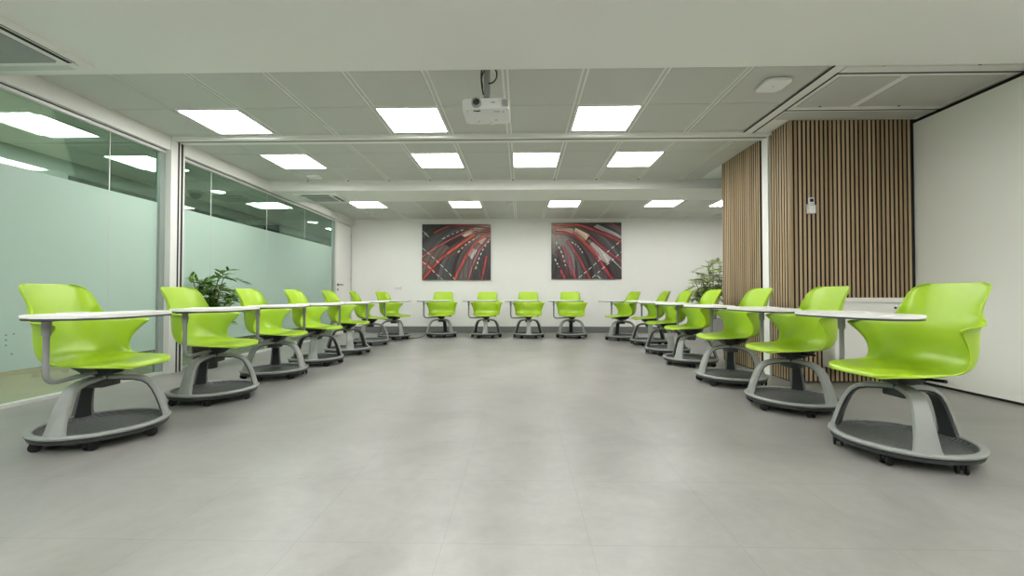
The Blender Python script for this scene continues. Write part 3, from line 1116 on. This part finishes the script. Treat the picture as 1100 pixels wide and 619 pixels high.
def plant(loc, label, stems, nfr, leafm, potm, potr, poth, lim, fl, llen, lw, soiltop=None):
    t = thing('potted_plant', label, 'plant', loc, 0)
    pr_ = [(0, 0), (potr * .78, 0), (potr * .8, 0.01), (potr, poth - 0.02), (potr, poth), (potr - .015, poth), (potr - .02, poth - .04), (0, poth - .04)]
    obj('pot', lbm(pr_, n=32), potm, t)
    obj('soil', lbm([(0, poth - .035), (potr - .022, poth - .038), (potr - .022, poth - .039), (0, poth - .039)], n=24), M['soil'], t)
    bs = bmesh.new(); bl = bmesh.new()
    xlo, xhi, ylo, yhi = lim
    for (dx, dy, h) in stems:
        base = Vector((dx * .15, dy * .15, poth - .04))
        top = Vector((dx, dy, h))
        pts = [base.lerp(top, s) + Vector((0, 0, 0.12 * math.sin(s * PI) * h * .3)) for s in (0, .25, .5, .75, 1)]
        tube(bs, pts, [.009, .008, .007, .006, .004], 6)
        for k in range(nfr):
            s = 0.45 + 0.55 * (k + rnd.random()) / nfr
            p0 = base.lerp(top, min(s, 1))
            a = rnd.uniform(0, 2 * PI)
            el = rnd.uniform(-.1, .9)
            d = Vector((math.cos(a) * math.cos(el), math.sin(a) * math.cos(el), math.sin(el)))
            L_ = fl * rnd.uniform(.6, 1.1)
            fr = [p0 + d * (L_ * q) + Vector((0, 0, -.35 * L_ * q * q)) for q in (0, .33, .66, 1)]
            fr = [Vector((min(max(v.x, xlo), xhi), min(max(v.y, ylo), yhi), v.z)) for v in fr]
            tube(bs, fr, [.004, .003, .0025, .0015], 5)
            nl = 7
            for j in range(nl):
                q = .2 + .8 * j / (nl - 1)
                i0 = min(int(q * 3), 2)
                pp = fr[i0].lerp(fr[i0 + 1], q * 3 - i0)
                tg = (fr[i0 + 1] - fr[i0])
                if tg.length < 1e-4: continue
                tg.normalize()
                sd = tg.cross(Vector((0, 0, 1)))
                if sd.length < 1e-3: continue
                sd.normalize()
                for sg in (-1, 1):
                    dd = tg * rnd.uniform(.5, .9) + sd * sg * rnd.uniform(.5, .9) + Vector((0, 0, rnd.uniform(-.1, .45)))
                    ll = llen * rnd.uniform(.7, 1.15) * (1 - .3 * abs(q - .5))
                    e = pp + dd.normalized() * ll
                    if not (xlo - .02 < e.x < xhi + .02 and ylo - .02 < e.y < yhi + .02): continue
                    blade(bl, pp, dd, ll, lw * rnd.uniform(.8, 1.2), rnd.uniform(.05, .35))
    obj('stem', bs, M['stem'], t)
    obj('foliage', bl, leafm, t, smooth=False)
    return t


plant((-3.545, 4.64, 0), 'dark green palm in a black pot by the glass partition post',
      [(-.17, .0, 1.06), (-.06, -.03, .98), (.0, .05, .86), (.13, .02, 1.06), (.22, -.04, 1.0), (.1, .08, .84), (-.15, .08, .92), (.22, .06, .78), (.05, 0, .72)],
      8, M['leaf'], M['pot'], .14, .42, (-.155, .33, -.15, .3), .24, .16, .024)
plant((3.42, 7.55, 0), 'pale yellow green bamboo plant beyond the slatted column',
      [(-.32, -.02, 1.05), (-.2, .05, 1.22), (-.1, -.05, 1.36), (.02, .04, 1.42), (.14, 0, 1.34), (.25, .05, 1.3), (-.25, .1, .92), (-.05, .1, 1.1), (-.15, -.1, .85)],
      11, M['leaf2'], M['potw'], .19, .40, (-.66, .6, -.45, .45), .32, .13, .026)


# ------------------------------------------------------------------ tablet chair
# local frame: the sitter faces -Y; the tablet pole stands on the sitter's right (-X)
SHELL = [  # centre y,z | edge x,y,z | lip dx,dy,dz
    (-.268, .412, .120, -.255, .414, .000, -.002, -.010),
    (-.266, .428, .165, -.243, .428, .003, -.003, -.012),
    (-.248, .441, .205, -.215, .438, .005, -.002, -.012),
    (-.200, .446, .232, -.165, .442, .006, 0, -.012),
    (-.130, .443, .243, -.105, .445, .006, 0, -.010),
    (-.050, .434, .246, -.035, .448, .006, 0, -.008),
    (.030, .427, .247, .020, .452, .007, -.002, -.006),
    (.105, .428, .248, .055, .463, .008, -.004, -.004),
    (.165, .444, .250, .072, .485, .009, -.005, -.002),
    (.205, .478, .253, .077, .517, .010, -.006, 0),
    (.228, .522, .257, .070, .553, .012, -.006, 0),
    (.240, .568, .264, .050, .590, .014, -.008, .001),
    (.248, .612, .273, .020, .624, .018, -.008, .003),
    (.254, .650, .281, -.014, .653, .030, -.008, .006),
    (.259, .674, .282, -.002, .664, .038, .000, .005),
    (.264, .692, .277, .045, .668, .040, .004, .004),
    (.268, .706, .265, .095, .671, .038, .006, .004),
    (.272, .720, .243, .140, .676, .032, .010, .004),
    (.277, .736, .212, .168, .690, .016, .010, .004),
    (.285, .763, .197, .188, .725, .005, .008, .002),
    (.296, .798, .194, .212, .777, .003, .007, 0),
    (.308, .834, .193, .242, .825, .003, .006, 0),
    (.318, .860, .188, .270, .858, .003, .005, .001),
    (.324, .877, .168, .290, .876, .002, .004, .002),
    (.326, .884, .122, .306, .884, .000, .003, .004),
]


def make_shell():
    bm = bmesh.new()
    T = [0, .14, .28, .42, .56, .68, .79, .88, .95, 1.0]
    rows = []
    for (yc, zc, xe, ye, ze, lx, ly, lz) in SHELL:
        half = []
        for t in T:
            a = t * PI / 2
            p = 2 / 2.35
            s = math.sin(a) ** p
            g = 1 - max(math.cos(a), 0) ** p
            half.append(Vector((xe * s, yc + (ye - yc) * g, zc + (ze - zc) * g)))
        half.append(Vector((xe + lx, ye + ly, ze + lz)))
        row = [bm.verts.new((-v.x, v.y, v.z)) for v in half[:0:-1]] + [bm.verts.new(v) for v in half]
        rows.append(row)
    for a, b in zip(rows, rows[1:]):
        for k in range(len(a) - 1):
            bm.faces.new((a[k], a[k + 1], b[k + 1], b[k]))
    return bm


def leg_path():
    return [(.290, .080), (.283, .110), (.270, .160), (.252, .215), (.232, .263), (.209, .300), (.178, .325), (.135, .339), (.075, .346), (.0, .348)]


def make_leg(az, inner):
    """flat arched band: grey outside, dark ribbed lining inside"""
    pts = leg_path()
    widths = [.120, .100, .088, .080, .074, .070, .068, .066, .066, .066]
    bm = bmesh.new()
    rings = []
    for i, (r, z) in enumerate(pts):
        a = pts[max(i - 1, 0)]; b = pts[min(i + 1, len(pts) - 1)]
        tx, tz = b[0] - a[0], b[1] - a[1]
        l = math.hypot(tx, tz)
        nx, nz = tz / l, -tx / l        # outward normal (r, z)
        if nx * 0.5 + nz * 0.5 < 0: nx, nz = -nx, -nz
        wd = widths[i] / 2
        if inner:
            o0, o1, wd = -.013, -.024, wd * .70
        else:
            o0, o1 = .006, -.014
        prof = [(-wd, o1), (-wd, (o0 + o1) / 2), (-wd * .82, o0), (wd * .82, o0), (wd, (o0 + o1) / 2), (wd, o1)]
        ring = []
        for s, q in prof:
            rr = r + nx * q; zz = z + nz * q
            ring.append(bm.verts.new((rr * math.cos(az) - s * math.sin(az), rr * math.sin(az) + s * math.cos(az), zz)))
        rings.append(ring)
    for a, b in zip(rings, rings[1:]):
        n = len(a)
        for k in range(n):
            bm.faces.new((a[k], a[(k + 1) % n], b[(k + 1) % n], b[k]))
    bm.faces.new(rings[0]); bm.faces.new(rings[-1][::-1])
    return bm


def desk_outline(e=0.0):
    pts = [(-.455, -.155), (-.445, -.06), (-.385, -.005), (-.28, -.012), (-.12, -.045), (.06, -.065), (.155, -.085), (.205, -.15), (.205, -.24), (.165, -.315), (.06, -.352), (-.12, -.372), (-.29, -.372), (-.40, -.33), (-.445, -.25)]
    n = len(pts); out = []
    for i in range(n):
        p0, p1, p2, p3 = [np.array(pts[(i + k) % n]) for k in (-1, 0, 1, 2)]
        for k in range(4):
            t = k / 4
            out.append(0.5 * (2 * p1 + (p2 - p0) * t + (2 * p0 - 5 * p1 + 4 * p2 - p3) * t * t + (3 * p1 - p0 - 3 * p2 + p3) * t ** 3))
    c = np.mean(out, axis=0)
    return [tuple(c + (q - c) * (1 - e) + np.array((0, .06))) for q in out][::-1]


SEAT_PARTS, BASE_PARTS = ('seat_shell', 'swivel_mechanism', 'tablet_support', 'tablet_desk'), ('base_ring', 'tray', 'leg', 'caster')


def make_chair():
    t = thing('tablet_chair', '', 'chair')
    s = obj('seat_shell', make_shell(), M['green'], t, angle=80)
    md = s.modifiers.new('solid', 'SOLIDIFY'); md.thickness = .006; md.offset = 0
    md = s.modifiers.new('sub', 'SUBSURF'); md.levels = 1; md.render_levels = 1
    # mechanism under the seat
    bm = bmesh.new()
    lo = [(-.045, -.055), (.045, -.055), (.045, .06), (-.045, .06)]
    hi = [(-.075, -.10), (.075, -.10), (.075, .115), (-.075, .115)]
    v0 = [bm.verts.new((x, y, .362)) for x, y in lo]
    v1 = [bm.verts.new((x, y, .408)) for x, y in hi]
    v2 = [bm.verts.new((x * 1.15, y * 1.1, .424)) for x, y in hi]
    bm.faces.new(v0[::-1]); bm.faces.new(v2)
    for a, b in ((v0, v1), (v1, v2)):
        for k in range(4):
            bm.faces.new((a[k], a[(k + 1) % 4], b[(k + 1) % 4], b[k]))
    box(bm, -.060, .060, -.045, .045, .292, .334, bev=.006)
    lathe(bm, [(0, .320), (.036, .320), (.040, .330), (.040, .366), (0, .366)], n=20)
    m_ = obj('swivel_mechanism', bm, M['dark'], t)
    bm = bmesh.new()
    tube(bm, [(.06, .02, .398), (.13, .03, .402), (.19, .035, .405)], [.006, .007, .009], 8)
    obj('lever', bm, M['black'], m_)
    # tablet support tube
    bm = bmesh.new()
    path = fillet([(-.03, .0, .385), (-.16, -.01, .380), (-.345, -.018, .372), (-.345, -.018, .70)], .065, 8)
    tube(bm, path, .0135, 12)
    a_ = obj('tablet_support', bm, M['greyd'], t)
    bm = bmesh.new()
    lathe(bm, [(.0138, .615), (.018, .615), (.019, .622), (.019, .700), (.0138, .700)], n=18, center=(-.345, -.018, 0), closed=True)
    obj('collar', bm, M['grey'], a_)
    bm = bmesh.new()
    prism(bm, rrect(-.39, -.24, -.068, .032, .03), .688, .6955, bev=.002)
    obj('bracket', bm, M['dark'], a_)
    # tablet
    bm = bmesh.new()
    prism(bm, desk_outline(), .7050, .7225, bev=.005)
    d_ = obj('tablet_desk', bm, M['desk'], t)
    bm = bmesh.new()
    prism(bm, desk_outline(.006), .6950, .7055, bev=.003)
    obj('edge_band', bm, M['edge'], d_)
    bm = bmesh.new()
    prism(bm, rrect(-.30, -.13, -.040, -.010, .013), .7215, .7275, bev=.002)
    obj('raised_lip', bm, M['desk'], d_)
    bm = bmesh.new()
    prism(bm, rrect(-.28, -.15, -.059, -.045, .006), .7222, .7230)
    obj('pen_slot', bm, M['edge'], d_)
    # base
    bm = bmesh.new()
    prof = [(.270, .078), (.272, .088), (.279, .093), (.300, .092), (.307, .086), (.306, .077), (.298, .071), (.278, .070)]
    lathe(bm, prof, n=56, closed=True)
    g_ = obj('base_ring', bm, M['grey'], t)
    bm = bmesh.new()
    lathe(bm, [(.266, .0695), (.301, .0695), (.294, .050), (.262, .048)], n=56, closed=True)
    obj('under_skirt', bm, M['dark'], g_)
    bm = bmesh.new()
    lathe(bm, [(0, .060), (.20, .060), (.250, .062), (.266, .074), (.2715, .086), (.2715, .072), (.262, .054), (.20, .048), (0, .048)], n=48)
    obj('tray', bm, M['tray'], t)
    for k in range(3):
        az = 2 * PI * k / 3
        l_ = obj('leg', make_leg(az, False), M['grey'], t, angle=50)
        obj('leg_lining', make_leg(az, True), M['dark'], l_, angle=50)
    wb = None
    for k in range(6):
        a = PI / 6 + PI / 3 * k
        cx_, cy_ = .268 * math.cos(a), .268 * math.sin(a)
        rot = Matrix.Translation((cx_, cy_, 0)) @ Matrix.Rotation(a + 0.9 + 1.3 * k, 4, 'Z')
        bm = bmesh.new()
        lathe(bm, [(0, .030), (.010, .030), (.010, .060), (0, .060)], n=12)
        vs = []
        box(bm, -.006, .006, -.024, .022, .022, .050, bev=.005)
        tube(bm, [(-.022, 0, .0265), (.022, 0, .0265)], .006, 8)
        bm.transform(rot)
        c_ = obj('caster', bm, M['black'], t)
        for sx in (-1, 1):
            bm = bmesh.new()
            lathe(bm, [(0, -.007), (.020, -.007), (.0258, -.004), (.0262, 0), (.0258, .004), (.020, .007), (0, .007)], n=20, center=(sx * .0155, 0, .0265), axis='X')
            bm.transform(rot)
            obj('wheel', bm, M['rubber'], c_)
    return t


def pose(t, x, y, face, base):
    """face, base: azimuth in degrees the sitter looks to / of one base leg (0 = +X)"""
    rz = R(face + 90)
    t.location = (x, y, 0)
    t.rotation_euler = (0, 0, rz)
    for ch in t.children:
        if ch.name.split('.')[0] in BASE_PARTS:
            ch.rotation_euler = (0, 0, R(base) - rz)


LN = ['nearest the camera', 'second from the camera', 'third from the camera', 'fourth from the camera', 'fifth from the camera', 'sixth from the camera', 'farthest from the camera']
CHAIRS = [  # x, y, face, base leg, side, order
    (-2.425, 2.39, 5, -85, 'L', 0), (-2.44, 3.29, 3, -93, 'L', 1), (-2.48, 4.18, 3, 120, 'L', 2), (-2.44, 4.95, 2, -72, 'L', 3),
    (-2.43, 5.83, 2, -62, 'L', 4), (-2.50, 6.90, 8, -100, 'L', 5), (-2.37, 7.78, -15, -46, 'L', 6),
    (-1.57, 8.22, -88, 84, 'B', 0), (-.68, 8.16, -90, -90, 'B', 1), (.14, 8.12, -90, -90, 'B', 2), (.97, 8.12, -90, 86, 'B', 3),
    (1.83, 7.72, -165, 94, 'R', 6), (2.12, 7.02, 180, -100, 'R', 5), (2.04, 5.92, 180, -98, 'R', 4), (2.00, 5.02, 180, -137, 'R', 3),
    (1.955, 3.97, 180, 64, 'R', 2), (1.98, 3.12, 180, 50, 'R', 1), (1.98, 2.24, 184, -113, 'R', 0)]
BL = ['leftmost in the row of four before the far wall', 'second from left of the four before the far wall', 'third from left of the four before the far wall', 'rightmost in the row of four before the far wall']
proto = make_chair()
for i, (x, y, fa, ba, sd, k) in enumerate(CHAIRS):
    c = proto if i == 0 else copy_tree(proto)
    pose(c, x, y, fa, ba)
    if sd == 'B':
        c['label'] = 'lime green tablet chair, ' + BL[k]
        c['group'] = 'tablet chairs along the far wall'
    else:
        c['label'] = 'lime green tablet chair in the %s row, %s' % ('left' if sd == 'L' else 'right', LN[k])
        c['group'] = 'tablet chairs in the %s row' % ('left' if sd == 'L' else 'right')
